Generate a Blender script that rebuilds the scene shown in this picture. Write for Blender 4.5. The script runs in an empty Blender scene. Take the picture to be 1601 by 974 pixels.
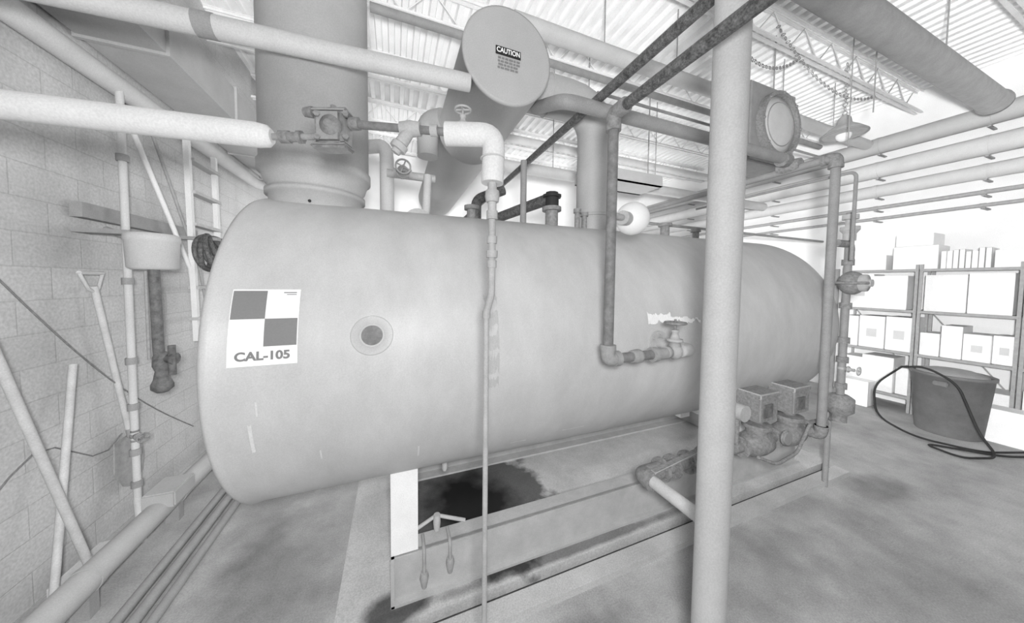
import bpy, bmesh, math, random
from mathutils import Vector, Matrix
random.seed(7)
H=1.94   # camera height above floor; all local z values are relative to eye height
FL=-H
sc=bpy.context.scene
# ---------------------------------------------------------------- materials
def M(name,val,var=.08,scale=6,rough=.65,grain=.07,gscale=160,metal=0.0,streak=None,bump=0.0,spec=.3):
    m=bpy.data.materials.new(name); m.use_nodes=True; nt=m.node_tree; N=nt.nodes; L=nt.links
    bs=N['Principled BSDF']; bs.inputs['Roughness'].default_value=rough; bs.inputs['Metallic'].default_value=metal
    bs.inputs['Specular IOR Level'].default_value=spec
    tc=N.new('ShaderNodeTexCoord'); mp=N.new('ShaderNodeMapping'); L.new(tc.outputs['Object'],mp.inputs['Vector'])
    if streak: mp.inputs['Scale'].default_value=streak
    n=N.new('ShaderNodeTexNoise'); n.inputs['Scale'].default_value=scale; n.inputs['Detail'].default_value=8; n.inputs['Roughness'].default_value=.65
    L.new(mp.outputs[0],n.inputs['Vector'])
    g=N.new('ShaderNodeTexNoise'); g.inputs['Scale'].default_value=gscale; g.inputs['Detail'].default_value=2
    L.new(tc.outputs['Object'],g.inputs['Vector'])
    a=N.new('ShaderNodeMapRange'); a.inputs[1].default_value=.3; a.inputs[2].default_value=.7
    a.inputs[3].default_value=val*(1-var); a.inputs[4].default_value=min(1,val*(1+var)); L.new(n.outputs[0],a.inputs[0])
    c=N.new('ShaderNodeMapRange'); c.inputs[1].default_value=.3; c.inputs[2].default_value=.7
    c.inputs[3].default_value=1-grain; c.inputs[4].default_value=1+grain; L.new(g.outputs[0],c.inputs[0])
    mu=N.new('ShaderNodeMath'); mu.operation='MULTIPLY'; L.new(a.outputs[0],mu.inputs[0]); L.new(c.outputs[0],mu.inputs[1])
    L.new(mu.outputs[0],bs.inputs['Base Color'])
    if bump:
        b=N.new('ShaderNodeBump'); b.inputs['Strength'].default_value=bump; b.inputs['Distance'].default_value=.01
        L.new(n.outputs[0],b.inputs['Height']); L.new(b.outputs[0],bs.inputs['Normal'])
    return m
def tail(m):
    nt=m.node_tree; bs=nt.nodes['Principled BSDF']; return nt,bs,bs.inputs['Base Color'].links[0].from_socket
mBoil=M('boiler_paint',.52,.11,3,.50,.07,220,streak=(1.6,.8,.8),spec=.6)
mWhite=M('white_paint',.72,.05); mLight=M('light_insulation',.54,.07,5); mIns=M('grey_insulation',.42,.08,4)
mMid=M('mid_grey_paint',.29,.12,10); mSteel=M('steel_pipe',.33,.15,25); mDark=M('dark_iron',.11,.6,40,.6,.3)
mDk2=M('charcoal_pipe',.14,.45,25); mBlack=M('black_rubber',.03,.3); mCast=M('cast_valve',.25,.32,45)
mSkid=M('skid_paint',.42,.12,8); mPost=M('post_white',.80,.06); mCol=M('column_paint',.49,.05,8); mPaper=M('paper_white',.93,.01,grain=.01)
mInk=M('print_grey',.22,.04,grain=.03); mTxt=M('print_text',.22,.02); mBlk=M('print_black',.02,.02)
mSilver=M('galvanised',.44,.14,12); mTank=M('tank_jacket',.43,.06,5,streak=(1,.4,1))
mWood=M('wood_handle',.52,.12,10); mGlobe=M('globe_white',.82,.02,grain=.02); mPatch=M('patch_paint',.85,.06,30); mPatch2=M('patch_dull',.44,.06,20)
mPlasticB=M('dark_plastic',.17,.15,8); mBox=[M('carton_%d'%i,v,.04,9) for i,v in enumerate((.58,.70,.80,.90,.45))]
mDeck=M('deck_white',.90,.04,4); mJoist=M('joist_paint',.78,.06,8); mDuct=M('duct_metal',.46,.08,4)
mWallR=M('wall_paint',.76,.05,2)
mConc=M('concrete_floor',.37,.26,2.2,.8,.14,110,bump=.1)
mPad=M('concrete_pad',.47,.16,3,.8,.14,110)
mVent=M('vent_grey',.20,.3,25); mGapShade=M('gap_shade',.05,.5,12)
def stain_shade(m,spots):
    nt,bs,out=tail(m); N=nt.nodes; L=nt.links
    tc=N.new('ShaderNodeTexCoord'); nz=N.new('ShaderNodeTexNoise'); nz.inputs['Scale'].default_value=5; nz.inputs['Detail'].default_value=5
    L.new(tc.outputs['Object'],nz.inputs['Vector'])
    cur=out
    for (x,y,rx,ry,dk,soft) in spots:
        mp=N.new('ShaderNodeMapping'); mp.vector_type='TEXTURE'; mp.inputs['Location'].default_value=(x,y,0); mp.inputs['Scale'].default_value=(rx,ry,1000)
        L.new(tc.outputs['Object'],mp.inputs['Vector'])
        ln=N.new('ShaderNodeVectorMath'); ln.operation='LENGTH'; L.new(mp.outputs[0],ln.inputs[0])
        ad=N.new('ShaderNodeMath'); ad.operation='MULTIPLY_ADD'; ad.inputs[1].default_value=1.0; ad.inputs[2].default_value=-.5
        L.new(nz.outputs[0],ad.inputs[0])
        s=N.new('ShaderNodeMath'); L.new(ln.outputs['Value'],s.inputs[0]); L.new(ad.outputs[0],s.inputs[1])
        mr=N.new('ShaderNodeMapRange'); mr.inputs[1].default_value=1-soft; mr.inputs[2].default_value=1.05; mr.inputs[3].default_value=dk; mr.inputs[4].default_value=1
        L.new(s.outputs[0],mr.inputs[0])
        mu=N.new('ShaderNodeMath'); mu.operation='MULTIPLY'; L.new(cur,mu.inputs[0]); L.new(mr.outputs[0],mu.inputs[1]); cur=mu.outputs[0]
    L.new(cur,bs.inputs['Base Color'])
stain_shade(mPad,[(.66,2.45,.66,.72,.22,.12),(.58,2.38,.42,.58,.05,.5),(.0,1.75,.20,.13,.2,.4),(1.2,1.72,1.3,.05,.4,.5)])  # last spot is shade painted along the skid flange, the others are stains
stain_shade(mConc,[(-.75,2.3,.45,.7,.7,.6),(-1.0,3.0,.3,.9,.75,.6),(2.2,1.2,.8,.35,.8,.6),(3.2,.8,1.0,.5,.8,.6),(.22,1.46,.26,.13,.35,.5),(.9,1.3,.5,.12,.6,.6),(4.3,1.3,.5,.2,.7,.5)])
def block_mat():
    m=M('painted_block',.50,.15,1.6,.8,.12,60); nt,bs,out=tail(m); N=nt.nodes; L=nt.links
    tc=N.new('ShaderNodeTexCoord'); sp=N.new('ShaderNodeSeparateXYZ'); cb=N.new('ShaderNodeCombineXYZ')
    L.new(tc.outputs['Object'],sp.inputs[0]); L.new(sp.outputs['Y'],cb.inputs['X']); L.new(sp.outputs['Z'],cb.inputs['Y'])
    br=N.new('ShaderNodeTexBrick'); L.new(cb.outputs[0],br.inputs['Vector'])
    br.inputs['Scale'].default_value=1; br.inputs['Brick Width'].default_value=.4; br.inputs['Row Height'].default_value=.2
    br.inputs['Mortar Size'].default_value=.006; br.inputs['Mortar Smooth'].default_value=.8
    br.inputs['Color1'].default_value=(1,1,1,1); br.inputs['Color2'].default_value=(.95,.95,.95,1); br.inputs['Mortar'].default_value=(.82,.82,.82,1)
    mx=N.new('ShaderNodeMix'); mx.data_type='RGBA'; mx.blend_type='MULTIPLY'; mx.inputs[0].default_value=1
    L.new(out,mx.inputs[6]); L.new(br.outputs['Color'],mx.inputs[7]); L.new(mx.outputs[2],bs.inputs['Base Color'])
    bp=N.new('ShaderNodeBump'); bp.inputs['Strength'].default_value=.2; bp.inputs['Distance'].default_value=.01; bp.invert=True
    L.new(br.outputs['Fac'],bp.inputs['Height']); L.new(bp.outputs[0],bs.inputs['Normal'])
    return m
mBlock=block_mat()
# ---------------------------------------------------------------- mesh builder
V=Vector
class B:
    def __init__(s,name): s.n=name; s.bm=bmesh.new(); s.m=[]
    def mi(s,m):
        if m not in s.m: s.m.append(m)
        return s.m.index(m)
    def rings(s,rings,m,closed=False,caps=True,smooth=True):
        i=s.mi(m); R=[[s.bm.verts.new(p) for p in r] for r in rings]; n=len(R[0]); K=len(R)
        for k in range(K if closed else K-1):
            a=R[k]; b=R[(k+1)%K]
            for j in range(n):
                f=s.bm.faces.new((a[j],a[(j+1)%n],b[(j+1)%n],b[j])); f.material_index=i; f.smooth=smooth
        if caps and not closed:
            for r in (list(reversed(R[0])),R[-1]):
                vs=[s.bm.verts.new(v.co) for v in r]; f=s.bm.faces.new(vs); f.material_index=i
    def tube(s,pts,r,m,n=20,bend=0,caps=True,closed=False):
        pts=[V(p) for p in pts]
        if bend and len(pts)>2:
            q=[pts[0]]
            for k in range(1,len(pts)-1):
                p=pts[k]; a=(pts[k-1]-p); b=(pts[k+1]-p); d=min(bend,a.length*.49,b.length*.49)
                a.normalize(); b.normalize(); A=p+a*d; C=p+b*d
                for t in range(7):
                    t/=6; q.append(A*(1-t)**2+p*2*t*(1-t)+C*t*t)
            q.append(pts[-1]); pts=q
        K=len(pts); rr=r if isinstance(r,(list,tuple)) else [r]*K
        out=[]; up=None
        for k in range(K):
            if closed: T=(pts[(k+1)%K]-pts[k-1])
            else: T=pts[min(k+1,K-1)]-pts[max(k-1,0)]
            T.normalize()
            if up is None:
                up=V((0,0,1)) if abs(T.z)<.9 else V((1,0,0))
            x=T.cross(up).normalized(); up=x.cross(T).normalized()
            out.append([pts[k]+x*math.cos(2*math.pi*j/n)*rr[k]+up*math.sin(2*math.pi*j/n)*rr[k] for j in range(n)])
        s.rings(out,m,closed,caps)
    def lathe(s,p0,ax,prof,m,n=28,caps=True,sm=True):
        p0=V(p0); T=V(ax).normalized(); up=V((0,0,1)) if abs(T.z)<.9 else V((1,0,0)); x=T.cross(up).normalized(); y=x.cross(T)
        if sm: s.rings([[p0+T*t+(x*math.cos(2*math.pi*j/n)+y*math.sin(2*math.pi*j/n))*r for j in range(n)] for t,r in prof],m,False,caps)
        else:
            for a,b in zip(prof[:-1],prof[1:]):
                s.rings([[p0+T*t+(x*math.cos(2*math.pi*j/n)+y*math.sin(2*math.pi*j/n))*r for j in range(n)] for t,r in (a,b)],m,False,False)
            for t,r in ((prof[0]),(prof[-1])):
                if r>.001 and caps:
                    f=s.bm.faces.new([s.bm.verts.new(p0+T*t+(x*math.cos(2*math.pi*j/n)+y*math.sin(2*math.pi*j/n))*r) for j in range(n)]); f.material_index=s.mi(m)
    def box(s,lo,hi,m,bev=0,rot=None):
        i=s.mi(m); lo=V(lo); hi=V(hi); c=(lo+hi)/2; d=hi-lo
        r=bmesh.ops.create_cube(s.bm,size=1); vs=r['verts']
        for v in vs: v.co=V((v.co.x*d.x,v.co.y*d.y,v.co.z*d.z))
        fs=set(f for v in vs for f in v.link_faces)
        if bev:
            es=list(set(e for v in vs for e in v.link_edges)); rb=bmesh.ops.bevel(s.bm,geom=es,offset=bev,segments=2,affect='EDGES')
            fs=set(rb['faces'])|set(f for f in fs if f.is_valid); vs=list(set(v for f in fs for v in f.verts))
        for v in vs:
            if rot is not None: v.co=rot@v.co
            v.co+=c
        for f in fs: f.material_index=i
    def plate(s,pts,th,m):
        i=s.mi(m); pts=[V(p) for p in pts]; nn=(pts[1]-pts[0]).cross(pts[2]-pts[0]).normalized()*th
        a=[s.bm.verts.new(p) for p in pts]; b=[s.bm.verts.new(p+nn) for p in pts]; n=len(pts)
        fs=[s.bm.faces.new(a),s.bm.faces.new(list(reversed(b)))]+[s.bm.faces.new((a[k],b[k],b[(k+1)%n],a[(k+1)%n])) for k in range(n)]
        for f in fs: f.material_index=i
    def sph(s,c,r,m,sc_=(1,1,1)):
        i=s.mi(m); q=bmesh.ops.create_uvsphere(s.bm,u_segments=32,v_segments=18,radius=r)
        for v in q['verts']: v.co=V((v.co.x*sc_[0],v.co.y*sc_[1],v.co.z*sc_[2]))+V(c)
        for f in set(f for v in q['verts'] for f in v.link_faces): f.material_index=i; f.smooth=True
    def ring(s,c,ax,R,r,m,n=32,k=10):
        T=V(ax).normalized(); up=V((0,0,1)) if abs(T.z)<.9 else V((1,0,0)); x=T.cross(up).normalized(); y=x.cross(T); c=V(c)
        s.tube([c+x*math.cos(2*math.pi*j/n)*R+y*math.sin(2*math.pi*j/n)*R for j in range(n)],r,m,n=k,closed=True)
    def wheel(s,c,ax,R,m,r=None,sp=4):
        r=r or R*.13; s.ring(c,ax,R,r,m); T=V(ax).normalized(); up=V((0,0,1)) if abs(T.z)<.9 else V((1,0,0)); x=T.cross(up).normalized(); y=x.cross(T); c=V(c)
        for j in range(sp):
            a=2*math.pi*j/sp+.4; s.tube([c,c+(x*math.cos(a)+y*math.sin(a))*R],r*.8,m,8)
        s.lathe(c-T*r,T,[(0,R*.25),(2*r,R*.25)],m,12)
    def flange(s,c,ax,r,t,m,bolts=0):
        T=V(ax).normalized(); c=V(c); s.lathe(c-T*t/2,T,[(0,r),(t,r)],m,24,sm=False)
        if bolts:
            up=V((0,0,1)) if abs(T.z)<.9 else V((1,0,0)); x=T.cross(up).normalized(); y=x.cross(T)
            for j in range(bolts):
                a=2*math.pi*(j+.5)/bolts; q=c+(x*math.cos(a)+y*math.sin(a))*r*.8; s.lathe(q-T*t,T,[(0,r*.1),(2*t,r*.1)],m,6,sm=False)
    def valve(s,c,ax,up,sz,m,wheel=True,mw=None):
        c=V(c); T=V(ax).normalized(); U=V(up).normalized()
        s.lathe(c-T*sz,T,[(0,sz*.5),(sz*.35,sz*.5),(sz*.36,sz*.38),(sz*.6,sz*.42),(sz*.85,sz*.62),(sz*1.15,sz*.62),(sz*1.4,sz*.42),(sz*1.64,sz*.38),(sz*1.65,sz*.5),(sz*2,sz*.5)],m,20)
        s.lathe(c,U,[(0,sz*.5),(sz*.8,sz*.42),(sz*.81,sz*.6),(sz*1.0,sz*.6),(sz*1.01,sz*.38),(sz*1.5,sz*.22),(sz*1.55,sz*.3),(sz*1.75,sz*.3)],m,16)
        if wheel:
            s.tube([c+U*sz*1.6,c+U*sz*2.6],sz*.09,mw or m,8); s.wheel(c+U*sz*2.3,U,sz*.75,mw or m)
    def done(s,parent=None):
        for v in s.bm.verts: v.co.z+=H
        bmesh.ops.recalc_face_normals(s.bm,faces=s.bm.faces)
        me=bpy.data.meshes.new(s.n); s.bm.to_mesh(me); s.bm.free()
        for m in s.m: me.materials.append(m)
        o=bpy.data.objects.new(s.n,me); sc.collection.objects.link(o)
        if parent: o.parent=parent
        return o
def slab(name,lo,hi,m):
    b=B(name); b.box(lo,hi,m); return b.done()
# ---------------------------------------------------------------- room
CE=3.1
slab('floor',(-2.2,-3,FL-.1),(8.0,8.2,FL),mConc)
slab('wall_left',(-2.2,-.6,FL),(-2.0,8.2,CE+.1),mBlock)
slab('wall_right',(7.8,-1.5,FL),(8.0,8.2,CE+.1),mWallR)
slab('wall_back',(-2.0,8.0,FL),(7.8,8.2,CE+.1),mWallR)
b=B('ceiling'); i=b.mi(mDeck); x=-2.0; prof=[]
while x<7.8:
    prof+=[(x,CE),(x+.06,CE),(x+.075,CE+.06),(x+.135,CE+.06)]; x+=.15
prof.append((7.8,CE))
for k in range(len(prof)-1):
    (x0,z0),(x1,z1)=prof[k],prof[k+1]
    f=b.bm.faces.new([b.bm.verts.new(p) for p in ((x0,.2,z0),(x1,.2,z1),(x1,8,z1),(x0,8,z0))]); f.material_index=i
b.done()
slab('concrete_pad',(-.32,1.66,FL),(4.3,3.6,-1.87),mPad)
slab('concrete_curb',(.12,1.50,FL),(4.3,1.615,-1.895),mPad)
slab('gap_shade_strip',(.12,1.615,FL),(4.3,1.66,FL+.004),mGapShade)  # dark of the gap painted as a black strip between curb and pad
for y in (1.05,2.2,3.4,4.6,5.8,7.0):
    b=B('ceiling_joist')
    for dy in (-.03,.03):
        b.box((-2,y+dy-.016,2.74),(7.8,y+dy+.016,2.747),mJoist); b.box((-2,y+dy-.003,2.747),(7.8,y+dy+.003,2.775),mJoist)
        b.box((-2,y+dy-.016,3.09),(7.8,y+dy+.016,3.098),mJoist); b.box((-2,y+dy-.003,3.06),(7.8,y+dy+.003,3.09),mJoist)
    pts=[]; x=-2.0; k=0
    while x<=7.8: pts.append((x,y,2.76 if k%2 else 3.07)); x+=.3; k+=1
    b.tube(pts,.008,mJoist,6); b.done()
# ---------------------------------------------------------------- boiler
BY,BZ,BR=2.2,-.378,.83
b=B('boiler')
X0,X1=-.65,3.62
n=128
def circ(x,r): return [V((x,BY+math.cos(2*math.pi*j/n)*r,BZ+math.sin(2*math.pi*j/n)*r)) for j in range(n)]
b.rings([circ(X0,BR-.02),circ(X0,BR+.002),circ(X0+.012,BR+.006),circ(X0+.03,BR+.002),circ(X0+.032,BR)]+[circ(X0+.032+(X1-X0-.064)*k/12,BR) for k in range(1,12)]+[circ(X1-.032,BR),circ(X1,BR-.01)],mBoil)
b.lathe((X0+.001,BY,BZ),(-1,0,0),[(0,BR*.8),(.03,BR*.8),(.03,BR*.3),(.06,BR*.28),(.06,.02)],mBoil,48,sm=False)
for k in range(16):
    a=2*math.pi*k/16; b.lathe((X0,BY+math.cos(a)*BR*.74,BZ+math.sin(a)*BR*.74),(-1,0,0),[(.03,.02),(.055,.02)],mCast,6,sm=False)
b.lathe((X1,BY,BZ),(1,0,0),[(0,BR*.9),(.04,BR*.9),(.04,BR*.25),(.12,BR*.25),(.12,.02)],mBoil,48,sm=False)
pz=-.232; th=math.asin((pz-BZ)/BR); nrm=V((0,-math.cos(th),math.sin(th))); pc=V((-.09,BY-math.cos(th)*BR,pz))
b.lathe(pc-nrm*.02,nrm,[(0,.086),(.023,.083),(.024,.078),(.025,.056),(.030,.048),(.032,.044),(.028,.041)],mBoil,40,caps=False)
b.lathe(pc-nrm*.02,nrm,[(0,.0425),(.028,.0425)],mVent,40,sm=False)
for (x,y,r,h) in ((1.15,2.1,.05,.14),(2.0,2.15,.03,.1),(2.4,2.15,.04,.12),(2.75,2.1,.03,.09),(.55,2.25,.04,.12),(1.32,2.0,.02,.14),(1.40,2.02,.02,.12)):
    zt=BZ+math.sqrt(BR**2-(y-BY)**2); b.lathe((x,y,zt-.03),(0,0,1),[(0,r),(h,r),(h,r*1.5),(h+.03,r*1.5)],mCast,16,sm=False)
boiler=b.done()
def surf(x,z,off=.003):
    c=(z-BZ); return V((x,BY-math.sqrt((BR+off)**2-c*c),z))
def patch(name,x0,x1,z0,z1,m,jag,nx=24,off=.003):
    b=B(name); i=b.mi(m); vs=[]
    a=z0; c=z1
    for k in range(nx+1):
        x=x0+(x1-x0)*k/nx; a=min(z0+jag,max(z0,a+random.uniform(-jag,jag)*.4)); c=max(z1-jag,min(z1,c+random.uniform(-jag,jag)*.4))
        vs.append([b.bm.verts.new(surf(x,a+(c-a)*t/4,off)) for t in range(5)])
    for k in range(nx):
        for t in range(4):
            f=b.bm.faces.new((vs[k][t],vs[k+1][t],vs[k+1][t+1],vs[k][t+1])); f.material_index=i; f.smooth=True
    o=b.done(); o.parent=boiler; return o
patch('paint_patch_upper',1.43,1.62,-.25,-.165,mPatch,.03); patch('paint_patch_tail',1.60,1.88,-.255,-.21,mPatch,.028,40)
patch('dull_patch_strip',.405,.475,-.52,-.06,mPatch2,.03,off=.0015)  # thin strip slightly darker than the boiler surface
mScr=M('scratch_paint',.66,.05)
for k,(x,z,w,h) in enumerate(((-.52,-.55,.012,.13),(-.49,-.46,.006,.06),(.62,-.93,.10,.012),(.95,-.90,.16,.010),(.10,-.80,.008,.08),(-.30,-.72,.006,.05))):
    patch('paint_scratch_%d'%(k+1),x,x+w,z-h,z,mScr,min(w,h)*.6,10,.0015)
b=B('calibration_target')
tx0,tx1,tz0,tz1=-.568,-.353,-.322,-.040
def quad(bb,x0,x1,z0,z1,m,off):
    i=bb.mi(m); nx=2; nz=8; g=[[bb.bm.verts.new(surf(x0+(x1-x0)*a/nx,z0+(z1-z0)*c/nz,off)) for c in range(nz+1)] for a in range(nx+1)]
    for a in range(nx):
        for c in range(nz):
            f=bb.bm.faces.new((g[a][c],g[a+1][c],g[a+1][c+1],g[a][c+1])); f.material_index=i; f.smooth=True
quad(b,tx0,tx1,tz0,tz1,mPaper,.004)
zm=-.150; xm=(tx0+tx1)/2
quad(b,tx0+.003,xm,zm,tz1-.005,mInk,.0055); quad(b,xm,tx1-.003,-.252,zm,mInk,.0055)
quad(b,tx1-.055,tx1-.012,tz1-.014,tz1-.010,mInk,.0055); quad(b,tx1-.045,tx1-.012,tz1-.021,tz1-.018,mInk,.0055)
tgt=b.done()
def text(name,body,size,loc,rot,mat,parent,sx=1,align='CENTER',off=.02):
    cu=bpy.data.curves.new(name,'FONT'); cu.body=body; cu.size=size; cu.align_x=align; cu.align_y='CENTER'; cu.extrude=.0004; cu.offset=size*off
    o=bpy.data.objects.new(name,cu); cu.materials.append(mat); sc.collection.objects.link(o); o.location=(loc[0],loc[1],loc[2]+H); o.rotation_euler=rot; o.scale=(sx,1,1); o.parent=parent; return o
p=surf(xm,-.287,.006); text('label_text','CAL-105',.044,p,(math.radians(90-6),0,0),mTxt,tgt,1.05,off=.035)
# ---------------------------------------------------------------- stack
b=B('exhaust_stack'); sx=-.44
b.lathe((sx,2.2,.36),(0,0,1),[(0,.245),(.13,.245),(.131,.262),(.16,.262),(.161,.245),(.185,.25),(.20,.262),(.26,.282),(.262,.296),(.31,.296),(.312,.285),(1.3,.285),(2.74,.285)],mIns,64)
b.sph((sx+.01,2.2-.255,.43),.008,mBlack); b.done()
# ---------------------------------------------------------------- insulated tank (caution)
b=B('insulated_tank'); tx,tz,tr=.65,1.36,.283
b.lathe((tx,1.75,tz),(0,1,0),[(0,tr-.012),(.004,tr),(.03,tr),(.031,tr-.003),(1.0,tr-.003),(1.001,tr),(1.03,tr),(1.031,tr-.003),(2.2,tr-.003),(3.4,tr-.003),(3.5,tr-.1)],mTank,64)
tank=b.done()
b=B('caution_label_plate'); b.box((.565,1.744,1.352),(.725,1.7485,1.398),mBlk)
for k in range(4):
    z=1.335-k*.019; x=.575+random.uniform(0,.01)
    while x<.71:
        w=random.uniform(.012,.03); b.box((x,1.7455,z-.005),(min(x+w,.72),1.7485,z+.005),mTxt); x+=w+.006
o=b.done(); o.parent=tank
text('label_text','CAUTION',.040,(.645,1.7435,1.376),(math.radians(90),0,0),mPaper,tank,.83)
b=B('insulated_branch_pipe'); b.tube([(.7,2.12,1.44),(1.56,2.12,1.44),(1.56,2.12,.40)],.145,mIns,32,bend=.28)
b.ring((1.56,2.12,.55),(0,0,1),.145,.012,mIns); b.ring((1.1,2.12,1.44),(1,0,0),.145,.006,mIns); b.done()
# ---------------------------------------------------------------- overhead pipes
def pipe(name,pts,r,m,bend=0,n=24,bands=()):
    b=B(name); b.tube(pts,r,m,n,bend=bend)
    for (p,ax,w,mm) in bands: b.lathe(V(p)-V(ax)*w/2,ax,[(0,r+.003),(w,r+.003)],mm,n,sm=False)
    return b.done()
pipe('overhead_pipe',[(-1.99,1.8,1.09),(.42,1.8,1.175)],.048,mLight,bands=[((-.78,1.8,1.133),(1,0,0.035),.07,mMid)])
pipe('overhead_pipe',[(1.0,2.6,2.34),(7.35,2.6,2.34)],.075,mLight)
pipe('overhead_pipe',[(.6,4.0,1.62),(7.2,4.0,1.62)],.08,mLight)
pipe('overhead_pipe',[(.9,5.0,2.5),(7.35,5.0,2.5)],.07,mLight)
pipe('overhead_pipe',[(-.2,3.2,2.55),(7.35,3.2,2.55)],.04,mMid)
pipe('overhead_pipe',[(-1.88,.3,1.40),(-1.88,5.6,1.40),(-1.0,5.6,1.4)],.07,mLight,bend=.15)
pipe('overhead_pipe',[(.95,2.0,1.25),(.95,1.6,1.085),(3.2,1.6,1.085)],.042,mMid,bend=.1)
pipe('overhead_conduit',[(1.9,2.9,.75),(6.9,2.9,.75)],.018,mMid)
pipe('overhead_conduit',[(2.0,2.7,2.0),(6.9,2.7,2.0)],.016,mMid)
b=B('overhead_duct'); b.box((-1.97,1.2,1.62),(-1.52,7.9,1.95),mDuct)
for y in (2.0,3.0,4.0,5.0,6.0): b.box((-1.985,y-.015,1.60),(-1.50,y+.015,1.97),mDuct)
b.done()
pipe('vent_pipe',[(1.19,-.3,1.145),(1.19,6.0,1.145)],.028,mDark)
b=B('vent_pipe')
b.tube([(.946,-.4,.779),(.946,1.13,.779)],.0235,mDark,20)
b.tube([(.946,1.15,.76),(.946,1.15,-.365),(1.30,1.15,-.365)],.0235,mVent,20,bend=.05)
b.lathe((.946,1.15,.73),(0,0,1),[(-.03,.034),(0,.034)],mCast,16,sm=False); b.lathe((.946,1.10,.779),(0,1,0),[(-.03,.034),(0,.034)],mCast,16,sm=False)
b.tube([(.946,1.10,.779),(.946,1.15,.779),(.946,1.15,.73)],.033,mCast,16,bend=.04)
b.tube([(.946,1.15,-.31),(.946,1.15,-.365),(1.0,1.15,-.365)],.033,mSteel,16,bend=.045)
b.lathe((1.0,1.15,-.365),(1,0,0),[(-.02,.037),(.01,.037)],mSteel,16,sm=False); b.lathe((.946,1.15,-.31),(0,0,-1),[(-.015,.037),(.01,.037)],mSteel,16,sm=False)
b.lathe((1.09,1.15,-.365),(1,0,0),[(0,.03),(.02,.036),(.045,.036),(.06,.03)],mSteel,8,sm=False)
b.done()
b=B('globe_valve'); b.valve((1.38,1.15,-.36),(1,0,0),(0,0,1),.066,mSilver,mw=mCast)
b.lathe((1.22,1.15,-.365),(1,0,0),[(0,.038),(.03,.038),(.031,.03),(.1,.03)],mSteel,16,sm=False)
b.tube([(1.43,1.15,-.36),(1.50,1.15,-.36),(1.50,1.40,-.36)],.033,mSilver,16,bend=.05); b.flange((1.50,1.365,-.36),(0,1,0),.07,.02,mSilver,6); b.done()
b=B('globe_light'); b.sph((1.165,1.25,.338),.085,mGlobe); b.lathe((1.08,1.21,.325),(-1,-.45,-.05),[(-.02,.035),(.03,.035),(.031,.015),(.13,.015)],mSilver,20,sm=False); b.done()
# ---------------------------------------------------------------- support column
b=B('support_column'); b.lathe((1.129,.75,FL+.012),(0,0,1),[(0,.057),(H+CE-.02,.057)],mCol,40,sm=False); b.box((1.0,.62,FL),(1.26,.88,FL+.012),mCol)
for dx in(-.09,.09):
    for dy in(-.09,.09): b.lathe((1.129+dx,.75+dy,FL+.01),(0,0,1),[(0,.014),(.02,.014)],mCast,6,sm=False)
b.done()
# ---------------------------------------------------------------- steam trap line on the left
def LY(X): return 1.15-.385*X
b=B('insulated_supply_pipe'); d=V((.933,-.36,0)); e=V((-.395,1.302,.497)); dl=V((.675,-.083,-.006)).normalized()
b.tube([e-dl*1.55,e-dl*.045,e-dl*.012,e],[.041,.041,.036,.024],mWhite,28); b.done()
b=B('steam_trap_assembly')
b.tube([e-d*.02,(-.20,LY(-.20),.50)],.011,mSteel,12); b.lathe(e+d*.03,d,[(0,.022),(.03,.022),(.031,.017),(.06,.017),(.061,.022),(.075,.022)],mCast,8,sm=False)
c=V((-.195,LY(-.195),.52)); rot=Matrix.Rotation(math.atan2(-.36,.933),3,'Z')
b.box(c-V((.05,.04,.06)),c+V((.05,.04,.06)),mCast,.014,rot); b.box(c-V((.064,.035,-.045)),c+V((.064,.035,.066)),mCast,.008,rot)
b.box(c-V((.066,.035,.068)),c+V((.06,.035,-.050)),mCast,.008,rot)
b.lathe(c+V((0,0,.05)),(0,0,1),[(0,.018),(.02,.018),(.022,.010),(.035,.010)],mCast,6,sm=False); b.lathe(c-V((.06,0,-.05)),(-1,.38,0),[(0,.02),(.03,.015)],mCast,8)
b.lathe(c+V((.0,-.03,0)),V((-.36,-.933,0)),[(0,.034),(.02,.032),(.024,.015),(.03,.012)],mCast,16)
for k in (-1,1): b.lathe(c+V((.045*k,-.04-.018*k,.035)),(0,-1,0),[(0,.01),(.012,.01)],mCast,6,sm=False); b.lathe(c+V((.045*k,-.04-.018*k,-.04)),(0,-1,0),[(0,.01),(.012,.01)],mCast,6,sm=False)
b.tube([(-.15,LY(-.15),.545),(.19,LY(.19),.52)],.014,mVent,14)
b.lathe((-.14,LY(-.14),.545),d,[(0,.022),(.03,.022)],mCast,8,sm=False)
sc0=V((.055,LY(.055),.53)); b.lathe(sc0-d*.035,d,[(0,.023),(.02,.025),(.035,.028),(.05,.025),(.07,.023)],mSilver,12)
b.lathe(sc0,V((-.45,.1,-.75)),[(0,.02),(.06,.022),(.065,.028),(.085,.028),(.087,.016),(.10,.016)],mSilver,10,sm=False)
b.valve((.225,LY(.225),.515),d,(0,0,1),.036,mSilver)
b.lathe((.12,LY(.12),.525),d,[(0,.02),(.025,.02)],mSilver,8,sm=False)
b.done()
b=B('insulated_elbow'); b.tube([(.17,LY(.17),.515),(.328,1.022,.512),(.322,1.022,.345)],.039,mWhite,26,bend=.05)
b.ring((.322,1.022,.43),(0,0,1),.040,.003,mLight); b.done()
b=B('drain_riser_pipe')
b.lathe((.322,1.022,.35),(0,0,-1),[(0,.016),(.03,.016),(.031,.024),(.05,.026),(.07,.022),(.071,.015),(.10,.015),(.101,.02),(.13,.02),(.131,.013)],mSilver,10,sm=False)
b.tube([(.322,1.022,.23),(.322,1.022,-.045),(.303,1.022,-.11)],.0125,mSilver,14,bend=.02)
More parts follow.
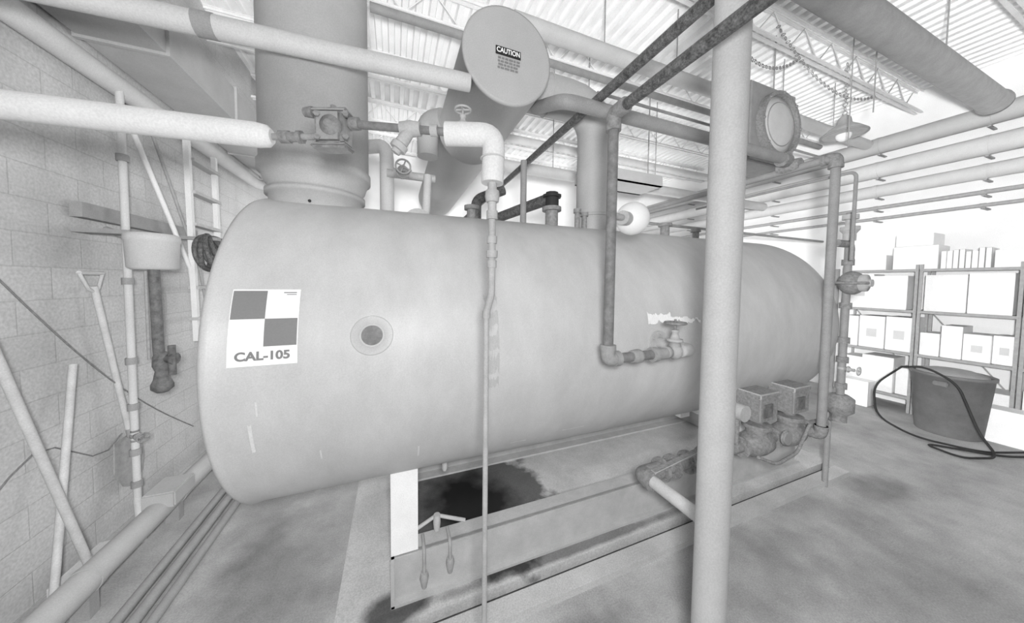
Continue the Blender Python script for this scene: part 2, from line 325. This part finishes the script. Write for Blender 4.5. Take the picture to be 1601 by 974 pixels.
b.tube([(.322,1.022,-.03),(.303,1.022,-.105),(.303,1.022,FL)],.0095,mSilver,14,bend=.02)
for z,r in ((.16,.018),(.11,.02),(.075,.017),(-.105,.014)): b.lathe((.322 if z>-.1 else .303,1.022,z),(0,0,-1),[(0,r),(.025,r)],mSilver,10,sm=False)
b.done()
# ---------------------------------------------------------------- fittings on boiler top
b=B('riser_valve'); b.tube([(-.05,2.5,.38),(-.05,2.5,1.02),(-.25,2.7,1.05)],.05,mLight,20,bend=.1)
b.tube([(-.05,2.45,.80),(.30,2.45,.80)],.03,mSilver,14); b.valve((.06,2.42,.80),(1,0,0),(0,-1,0),.065,mSilver)
b.lathe((.16,2.3,.42),(0,-1,0),[(0,.10),(.03,.10),(.03,.04),(.06,.04)],mSilver,24,sm=False); b.tube([(.16,2.3,.42),(.22,2.35,.5),(.24,2.4,.8)],.03,mLight,16,bend=.1); b.done()
b=B('safety_valve_line'); b.tube([(1.15,2.1,.50),(1.15,2.1,.66),(.9,2.75,.60)],.045,mDark,16,bend=.08)
b.lathe((1.15,2.1,.56),(0,0,1),[(0,.055),(.10,.055),(.10,.075),(.12,.075),(.12,.05),(.14,.05)],mBlack,8,sm=False)
b.tube([(.95,2.2,.36),(.95,2.2,.95)],.025,mMid,14); b.done()
b=B('vent_pipe_short'); b.tube([(.58,2.25,.42),(.58,2.25,.62),(.80,2.25,.72)],.04,mDark,16,bend=.06); b.done()
b=B('tank_drain_elbow'); b.tube([(.40,2.7,1.4),(.28,2.8,1.4),(.28,2.8,1.1)],.09,mIns,24,bend=.12); b.done()
# ---------------------------------------------------------------- unit heater, lamp, tray
b=B('unit_heater')
b.box((3.66,2.2,1.38),(4.50,2.58,2.26),mMid,.02)
b.lathe((4.12,2.2,1.83),(0,-1,0),[(0,.36),(.07,.36),(.07,.32),(.01,.31)],mCast,40,caps=False,sm=False)
b.lathe((4.12,2.19,1.83),(0,-1,0),[(0,.315),(.02,.315),(.05,.2),(.06,.06),(.06,.01)],mLight,40)
b.ring((4.12,2.15,1.83),(0,1,0),.24,.006,mMid)
for k in range(8):
    a=k*math.pi/4; b.lathe((4.12+math.cos(a)*.34,2.13,1.83+math.sin(a)*.34),(0,-1,0),[(0,.012),(.015,.012)],mMid,6,sm=False)
for x in (3.78,4.42): b.tube([(x,2.4,2.25),(x,2.4,3.08)],.008,mSteel,8)
b.done()
b=B('pendant_lamp'); b.lathe((5.85,2.3,2.10),(0,0,1),[(0,.23),(.02,.225),(.09,.15),(.14,.08),(.22,.065),(.26,.03)],mSilver,32)
b.ring((5.85,2.3,2.10),(0,0,1),.23,.012,mMid)
for k in range(12): b.ring((5.85,2.3,2.39+k*.06),(0,1,0) if k%2 else (1,0,0),.024,.005,mSteel,12,6)
b.sph((5.85,2.3,2.09),.08,mGlobe); b.done()
b=B('cable_tray'); b.box((2.35,3.2,1.35),(3.5,3.24,1.5),mLight); b.box((2.35,3.6,1.35),(3.5,3.64,1.5),mLight); b.box((2.35,3.2,1.35),(3.5,3.64,1.36),mLight)
for x in (2.4,3.45): b.tube([(x,3.42,1.36),(x,3.42,3.09)],.007,mSteel,8)
b.done()
b=B('hanger_rods')
for (x,y,z) in ((4.9,1.7,1.9),(5.2,2.0,1.7),(5.0,2.6,2.3),(3.0,2.6,2.3),(2.0,2.6,2.3),(6.3,2.6,2.3),(2.2,4.0,1.6),(4.2,4.0,1.6),(5.8,4.0,1.6),(5.3,1.35,2.3),(3.9,1.35,2.3)):
    b.tube([(x,y,z),(x,y,3.09)],.006,mSteel,8)
b.done()
b=B('hanging_chains')
for (p0,p1,sag) in (((3.0,2.25,2.95),(4.6,2.25,2.75),.35),((3.9,2.1,2.8),(6.4,2.2,2.7),.3)):
    n=50; p0=V(p0);p1=V(p1)
    for k in range(n):
        t=k/n; c=p0.lerp(p1,t); c.z-=sag*4*t*(1-t); b.ring(c,(0,1,0) if k%2 else (0,0,1),.018,.0035,mCast,10,5)
b.done()
b=B('large_vent_pipe'); b.lathe((2.4,1.35,2.235),(1,0,0),[(0,.12),(4.35,.12),(4.351,.135),(4.40,.135),(4.41,.11)],mMid,32); b.done()
for z,r,m in ((2.33,.13,mIns),(1.93,.13,mLight),(1.58,.10,mLight),(1.30,.03,mSteel),(1.12,.025,mSteel)):
    b=B('header_pipe'); b.tube([(7.55,-1,z),(7.55,7.9,z)],r,m,24)
    for y in (.5,1.5,2.5,4.0,6.0):
        b.lathe((7.55,y,z),(0,1,0),[(0,r+.004),(.05,r+.004)],m,24,sm=False); b.box((7.55,y+.01,z-r-.02),(7.8,y+.04,z-r),mSteel)
    b.done()
# ---------------------------------------------------------------- right gas piping
b=B('gas_riser_pipe'); b.tube([(3.22,4.2,1.0),(3.22,1.3,1.0),(3.22,1.3,-1.22)],.030,mMid,20,bend=.06)
for c,ax in (((3.22,1.3,.95),(0,0,-1)),((3.22,1.35,1.0),(0,1,0)),((3.22,1.3,-1.14),(0,0,-1))): b.lathe(c,ax,[(0,.045),(.035,.045)],mCast,16,sm=False)
b.tube([(3.22,1.37,1.0),(3.22,1.3,1.0),(3.22,1.3,.92)],.042,mCast,16,bend=.05)
b.tube([(3.22,1.3,-1.14),(3.22,1.3,-1.22),(3.22,1.42,-1.22)],.042,mCast,16,bend=.05)
b.lathe((3.22,1.52,1.03),(0,1,0),[(0,.05),(.04,.055),(.12,.055),(.16,.05)],mCast,16); b.lathe((3.10,1.6,1.07),(1,0,0),[(0,.055),(.07,.055),(.10,.045)],mCast,16); b.done()
b=B('gas_regulator_stack'); gx,gy=3.62,1.35
b.tube([(gx,gy,.62),(gx,gy,-1.15)],.026,mMid,16)
b.lathe((gx,gy,.60),(0,0,-1),[(0,.05),(.04,.05),(.041,.03),(.10,.03),(.101,.06),(.13,.06),(.16,.04),(.22,.04)],mSilver,16,sm=False)
b.tube([(gx-.20,gy,.35),(gx+.02,gy,.35),(gx+.02,gy,.2)],.03,mCast,14,bend=.05)
b.sph((gx,gy-.03,.02),.10,mCast,(1,.8,1)); b.ring((gx,gy-.03,.02),(0,0,1),.108,.012,mCast); b.lathe((gx,gy-.1,.02),(0,-1,0),[(-.02,.07),(.02,.07),(.03,.03),(.05,.03)],mSilver,20)
for z in (.22,-.15,-.45,-.62,-.85,-1.0): b.lathe((gx,gy,z),(0,0,-1),[(0,.042),(.05,.042)],mCast,8,sm=False)
b.valve((gx,gy,-.72),(0,0,1),(0,-1,0),.045,mSilver)
b.tube([(gx+.12,gy+.05,.5),(gx+.12,gy+.05,-1.1),(gx,gy+.05,-1.2)],.014,mMid,12,bend=.05)
b.lathe((gx,gy,-.95),(0,0,-1),[(0,.05),(.03,.09),(.14,.09),(.18,.05),(.24,.05)],mCast,20)
b.done()
pipe('gauge_post',[(3.86,1.51,FL),(3.86,1.51,.15)],.022,mMid)
pipe('conduit_pipe',[(3.4,1.25,.2),(3.4,1.25,.9),(3.4,2.6,.9)],.012,mMid,bend=.05)
# gas train
b=B('gas_train'); gy=1.42; gz=-1.22
b.tube([(1.47,gy,gz),(3.55,gy,gz)],.040,mCast,20)
b.tube([(1.46,1.36,-1.2),(1.46,gy,gz),(1.6,gy,gz)],.052,mCast,20,bend=.06)
b.tube([(1.46,gy-.05,-1.21),(1.455,.97,-1.20),(1.455,.965,FL)],.036,mLight,20,bend=.06)
b.lathe((1.46,gy-.05,-1.21),(0,-1,0),[(0,.06),(.04,.06)],mCast,16,sm=False)
for x in (1.62,1.72,1.86,2.42,2.82,3.25): b.flange((x,gy,gz),(1,0,0),.075,.022,mCast,6)
b.lathe((1.95,gy,gz),(1,0,0),[(0,.05),(.06,.07),(.16,.09),(.26,.07),(.32,.05)],mCast,20)
for x in (2.60,3.02):
    b.lathe((x-.14,gy,gz),(1,0,0),[(0,.05),(.05,.09),(.14,.10),(.23,.09),(.28,.05)],mCast,20)
    b.lathe((x,gy,gz),(0,0,1),[(.05,.07),(.12,.07),(.121,.095),(.15,.095),(.16,.04),(.2,.035)],mCast,20,sm=False)
    b.box((x-.11,gy-.08,gz+.19),(x+.11,gy+.10,gz+.40),mMid,.012); b.box((x-.115,gy-.085,gz+.37),(x+.115,gy+.105,gz+.41),mSilver,.008)
    b.box((x-.07,gy-.088,gz+.23),(x+.03,gy-.078,gz+.33),mDk2)
b.valve((2.22,gy,gz+.02),(1,0,0),(-.2,-.6,.8),.06,mCast,wheel=False); b.box((1.46,gy-.10,gz+.09),(1.90,gy-.06,gz+.105),mSilver,.003,Matrix.Rotation(-.15,3,'Y'))
b.tube([(2.42,gy-.12,gz-.02),(2.6,gy-.14,gz-.10),(2.9,gy-.12,gz-.08),(3.1,gy-.1,gz+.1)],.012,mCast,10,bend=.06)
b.ring((2.78,gy-.1,gz+.05),(0,1,0),.05,.008,mCast); b.lathe((2.78,gy-.09,gz+.05),(0,-1,0),[(0,.05),(.03,.05)],mMid,20,sm=False)
b.lathe((2.36,gy,gz+.28),(0,1,0),[(-.06,.06),(.06,.06)],mSilver,20,sm=False); b.tube([(2.36,gy,gz),(2.36,gy,gz+.26)],.02,mCast,12)
for x in (2.3,3.35):
    b.tube([(x,gy,gz-.03),(x,1.82,-1.60)],.014,mSkid,8)
b.done()
# ---------------------------------------------------------------- skid frame
b=B('boiler_skid')
def channel(y,face,x0=-.03,x1=3.95,zt=-1.60,zb=-1.87):
    b.box((x0,y-.012,zb),(x1,y+.012,zt),mSkid)
    y0,y1=(y,y+.11) if face>0 else (y-.11,y)
    b.box((x0,min(y0,y-.02),zt-.018),(x1,y1,zt),mSkid); b.box((x0,min(y0,y-.05),zb),(x1,y1,zb+.016),mSkid)
channel(1.80,1); channel(2.95,-1)
for x in (.02,3.72): b.box((x-.05,1.8,-1.86),(x+.05,2.95,-1.70),mSkid)
for x in (-.03,3.2):
    for y in (1.80,2.55): b.box((x,y,-1.62),(x+.15,y+.13,-1.08),mPost)
    b.box((x+.02,1.86,-1.30),(x+.13,2.62,-1.20),mPost)
b.box((-.032,1.75,-1.868),(-.012,1.80,-1.60),mSkid)
b.done()
b=B('drain_valves')
for (x,z) in ((.15,-1.72),(.30,-1.68)):
    b.tube([(x,1.85,-1.56),(x,1.74,-1.56),(x,1.74,z)],.010,mSteel,10,bend=.03); b.lathe((x,1.74,z+.02),(0,0,-1),[(0,.02),(.03,.026),(.06,.02),(.09,.014)],mSteel,12)
b.tube([(.05,1.88,-1.57),(.24,1.9,-1.50),(.42,1.88,-1.57)],.012,mSilver,10); b.lathe((.24,1.88,-1.48),(0,0,-1),[(0,.02),(.05,.024),(.10,.018)],mSilver,10)
b.lathe((.30,1.95,-1.17),(0,0,-1),[(0,.02),(.06,.02),(.08,.012)],mSilver,10)
b.done()
# ---------------------------------------------------------------- left wall items
b=B('conduit_riser'); cx_,cy_=-1.85,3.12
b.tube([(cx_,cy_,1.36),(cx_,cy_,-1.80)],.022,mLight,14)
for z in (.9,.0,-.6,-.95,-1.3,-1.55): b.lathe((cx_,cy_,z),(0,0,-1),[(0,.033),(.05,.033)],mMid,8,sm=False)
b.valve((cx_,cy_,-1.2),(0,0,1),(.8,-.6,0),.045,mCast); b.tube([(cx_,cy_,-1.7),(cx_+.1,cy_-.15,-1.8),(cx_+.1,cy_-.15,FL)],.025,mLight,12)
b.done()
b=B('insulated_floor_pipe'); b.tube([(-1.66,.8,-1.74),(-1.66,5.8,-1.74)],.075,mIns,24)
for y in (2.4,3.15,3.9): b.lathe((-1.66,y,-1.74),(0,1,0),[(0,.079),(.04,.079)],mIns,24,sm=False); b.box((-1.70,y-.03,FL),(-1.62,y+.03,-1.80),mMid)
b.box((-1.74,2.95,-1.72),(-1.55,3.2,-1.60),mIns,.01)
b.done()
for x,r in ((-1.36,.032),(-1.27,.028),(-1.45,.03)):
    pipe('floor_pipe',[(x,.8,FL+r),(x,6,FL+r)],r,mMid)
b=B('mounting_plank'); b.box((-1.98,2.9,.40),(-1.92,4.15,.50),mMid); b.box((-1.99,2.95,.42),(-1.97,4.1,.48),mMid); b.done()
b=B('low_water_feeder'); c=V((-1.64,3.0,0))
b.lathe(c+V((0,0,.06)),(0,0,1),[(0,.10),(.015,.128),(.2,.135),(.205,.14),(.25,.14),(.26,.12)],mLight,36)
b.tube([c+V((0,0,.06)),c+V((.01,0,-.68))],.030,mDk2,16); b.tube([c+V((-.045,0,.05)),c+V((-.045,0,-.6))],.010,mSteel,8)
b.lathe(c+V((.02,0,-.55)),(0,0,-1),[(0,.03),(.03,.045),(.10,.048),(.14,.035),(.2,.045),(.24,.06),(.27,.06),(.30,.03)],mDk2,16); b.lathe(c+V((.02,0,-.60)),(1,-.2,0),[(0,.03),(.07,.03),(.075,.045),(.09,.045)],mDk2,12)
b.tube([c+V((.09,-.02,-.50)),c+V((.09,-.02,-.72))],.022,mDk2,10)
b.tube([c+V((0,0,.22)),c+V((-.3,.1,.35))],.02,mSteel,10); b.box((-1.98,2.9,.30),(-1.7,3.04,.33),mMid); b.done()
b=B('step_ladder')
for (y0,y1) in ((3.75,3.85),(4.2,4.15)):
    b.box((-1.80,y0-.02,-.6),(-1.76,y0+.02,1.28),mWhite,0,Matrix.Rotation(.03,3,'X'))
b.tube([(-1.9,3.25,1.25),(-1.8,3.75,.1),(-1.8,3.85,-.5)],.018,mWhite,8); b.tube([(-1.9,3.5,1.25),(-1.8,3.9,.1),(-1.8,4.0,-.3)],.012,mSteel,8)
for k in range(6): b.box((-1.82,3.75,-.4+k*.3),(-1.74,4.2,-.37+k*.3),mSilver)
b.done()
b=B('coiled_hose')
for k in range(6): b.ring((-1.66+.02*k,3.70+.015*k,.24),(1,.2*((-1)**k),.1*k),.15+.012*(k%3),.02,mDark,28,8)
b.box((-2.0,3.68,.36),(-1.56,3.74,.39),mMid); b.done()
b=B('shovel'); b.tube([(-1.93,2.97,-.06),(-1.90,3.15,-1.15)],.018,mWood,12); b.tube([(-1.93,2.87,.03),(-1.93,3.04,.03)],.014,mWood,10)
b.tube([(-1.93,2.87,.03),(-1.93,2.93,-.08),(-1.93,2.97,-.10)],.010,mWood,8); b.tube([(-1.93,3.04,.03),(-1.93,3.0,-.08),(-1.93,2.97,-.10)],.010,mWood,8)
b.lathe((-1.90,3.15,-1.1),(.0,.15,-1),[(0,.022),(.12,.020)],mSteel,12)
b.plate([(-1.93,3.06,-1.22),(-1.93,3.05,-1.45),(-1.93,3.12,-1.58),(-1.93,3.22,-1.64),(-1.93,3.31,-1.56),(-1.93,3.33,-1.42),(-1.93,3.29,-1.20)],.006,mSteel); b.done()
b=B('push_broom'); b.tube([(-1.90,2.0,.9),(-1.78,2.62,-1.80)],.020,mWood,12); b.box((-1.92,2.55,-1.9),(-1.76,2.9,-1.83),mWood,.01); b.box((-1.9,2.56,FL),(-1.78,2.89,-1.88),mVent); b.done()
b=B('wooden_pole'); b.tube([(-1.93,2.80,-.56),(-1.83,2.47,-1.86)],.018,mWood,12); b.lathe((-1.83,2.47,-1.86),(0,-.1,-1),[(0,.03),(.08,.035)],mVent,10); b.done()
b=B('hanging_cord'); pts=[]
for k in range(17):
    t=k/16; pts.append((-1.94+.05*t,2.1+1.8*t,.45-1.93*t-.18*math.sin(math.pi*t)))
b.tube(pts,.0045,mVent,8)
pts=[(-1.97,2.0+1.2*k/10,-1.15-.12*math.sin(k*.9)) for k in range(11)]; b.tube(pts,.004,mVent,6); b.done()
# ---------------------------------------------------------------- right shelving
def shelf(name,y0,y1):
    b=B(name)
    for x in (7.28,7.72):
        for y in (y0,y1): b.box((x-.012,y-.015,FL),(x+.012,y+.015,.32),mSteel)
    for z in (.25,-.37,-1.02,-1.70):
        b.box((7.27,y0,z-.012),(7.73,y1,z),mSteel); b.box((7.262,y0,z-.035),(7.272,y1,z+.004),mSteel)
    b.tube([(7.72,y0,-1.6),(7.72,y1,-.4)],.008,mSteel,6); b.done()
ys=[(1.97,2.75),(1.16,1.93),(.35,1.12)]
for a in ys: shelf('storage_shelf',*a)
b=B('stored_cartons')
def rowb(y0,y1,z,hmin,hmax,wmin,wmax,choices,lab=.4):
    y=y1-.02
    while y>y0+.08:
        w=random.uniform(wmin,wmax); w=min(w,y-y0-.01); h=random.uniform(hmin,hmax); xf=random.uniform(7.29,7.36); mm=random.choice(choices)
        b.box((xf,y-w,z+.002),(7.70,y,z+h),mm,.004)
        if random.random()<lab: b.box((xf-.002,y-w*.7,z+h*.35),(xf,y-w*.3,z+h*.6),mBox[0])
        y-=w+random.uniform(.003,.015)
for (a,c) in ys:
    rowb(a,c,-.37,.5,.56,.3,.38,[mBox[3],mBox[2]],.1)
    rowb(a,c,-1.02,.3,.54,.16,.38,mBox[1:4]); rowb(a,c,-1.70,.3,.56,.18,.38,mBox[1:4])
b.box((7.33,2.3,.25),(7.7,2.72,.49),mBox[2],.005); b.box((7.30,1.80,.25),(7.7,2.22,.60),mBox[1],.005); b.box((7.30,1.85,.602),(7.7,2.2,.78),mBox[2],.005)
y=1.78
while y>1.4: b.box((7.32,y-.045,.25),(7.6,y,.50+random.uniform(-.03,.03)),random.choice([mDk2,mMid,mBox[1]]),.003); y-=.05
b.box((7.3,.9,.25),(7.7,1.36,.48),mBox[1],.005); b.box((7.3,.4,.25),(7.7,.86,.50),mBox[2],.005)
b.done()
b=B('trash_can'); c=(6.85,1.52,FL)
b.lathe(c,(0,0,1),[(.0,.26),(.01,.265),(.76,.32),(.765,.335),(.80,.335),(.805,.32),(.78,.31),(.05,.24)],mPlasticB,40,caps=False)
for k in (-1,1): b.box((c[0]+.32*k-.03,c[1]-.06,FL+.66),(c[0]+.32*k+.03,c[1]+.06,FL+.72),mPlasticB,.01)
b.lathe((c[0],c[1],FL+.02),(0,0,1),[(0,.24),(.01,.24)],mPlasticB,30,sm=False)
b.lathe((c[0],c[1],FL+.6),(0,0,1),[(0,.29),(.20,.28),(.24,.18),(.25,.05)],mMid,24); b.done()
b=B('black_hose'); b.tube([(6.55,1.85,-1.12),(6.45,1.62,-1.05),(6.45,1.38,-1.2),(6.42,1.2,-1.75),(6.3,1.05,FL+.02),(5.9,1.2,FL+.02),(6.0,1.5,FL+.02),(6.4,1.05,FL+.02),(6.7,.9,FL+.03),(7.0,.7,-1.6),(7.1,.5,-1.5)],.012,mBlack,10,bend=.12)
b.tube([(6.55,1.85,-1.12),(6.3,2.02,-1.4),(6.2,1.95,-1.8),(6.15,1.6,FL+.02),(6.3,1.15,FL+.03),(6.9,.95,FL+.02)],.012,mBlack,10,bend=.15); b.done()
b=B('storage_cartons_floor'); b.box((6.95,1.0,FL),(7.22,1.3,FL+.42),mBox[3],.005); b.box((6.9,.65,FL),(7.2,.95,FL+.3),mBox[1],.005); b.box((7.0,2.3,FL),(7.24,2.6,FL+.4),mBox[3],.005); b.done()
# ---------------------------------------------------------------- camera
yaw=math.radians(21.4); pt=math.radians(2.5); ro=math.radians(.6)
F=V((math.sin(yaw)*math.cos(pt),math.cos(yaw)*math.cos(pt),-math.sin(pt))); R0=V((math.cos(yaw),-math.sin(yaw),0)); U0=R0.cross(F)
R=R0*math.cos(ro)+U0*math.sin(ro); U=-R0*math.sin(ro)+U0*math.cos(ro)
cd=bpy.data.cameras.new('camera'); cam=bpy.data.objects.new('camera',cd); sc.collection.objects.link(cam)
mat=Matrix((( R.x,U.x,-F.x,0),(R.y,U.y,-F.y,0),(R.z,U.z,-F.z,H),(0,0,0,1))); cam.matrix_world=mat
cd.sensor_width=36; cd.lens=468/1601*36; cd.shift_y=-26/1601; cd.clip_start=.02; sc.camera=cam
# ---------------------------------------------------------------- light
w=bpy.data.worlds.new('world'); sc.world=w; w.use_nodes=True; w.node_tree.nodes['Background'].inputs[0].default_value=(1,1,1,1); w.node_tree.nodes['Background'].inputs[1].default_value=.32
def point(name,loc,e,r=.15,fall=None):
    l=bpy.data.lights.new(name,'POINT'); l.energy=e; l.shadow_soft_size=r; o=bpy.data.objects.new(name,l); sc.collection.objects.link(o); o.location=(loc[0],loc[1],loc[2]+H)
    if fall:
        l.use_nodes=True; nt=l.node_tree; em=nt.nodes['Emission']; lf=nt.nodes.new('ShaderNodeLightFalloff'); lf.inputs['Strength'].default_value=1; nt.links.new(lf.outputs[fall],em.inputs['Strength'])
    return o
point('scanner_lamp',(0,-.15,.12),35,.10,'Constant')
point('fill_light',(5.6,-1.3,1.9),45,.4)  # added fill, out of view, brightens the right side
point('fill_light',(2.6,5.6,.3),75,.4)  # this and the next two: unseen fills added to lift the dark back area
point('fill_light',(5.3,5.4,.2),95,.4)
point('fill_light',(-1.0,6.0,.2),45,.4)
sc.view_settings.view_transform='Standard'
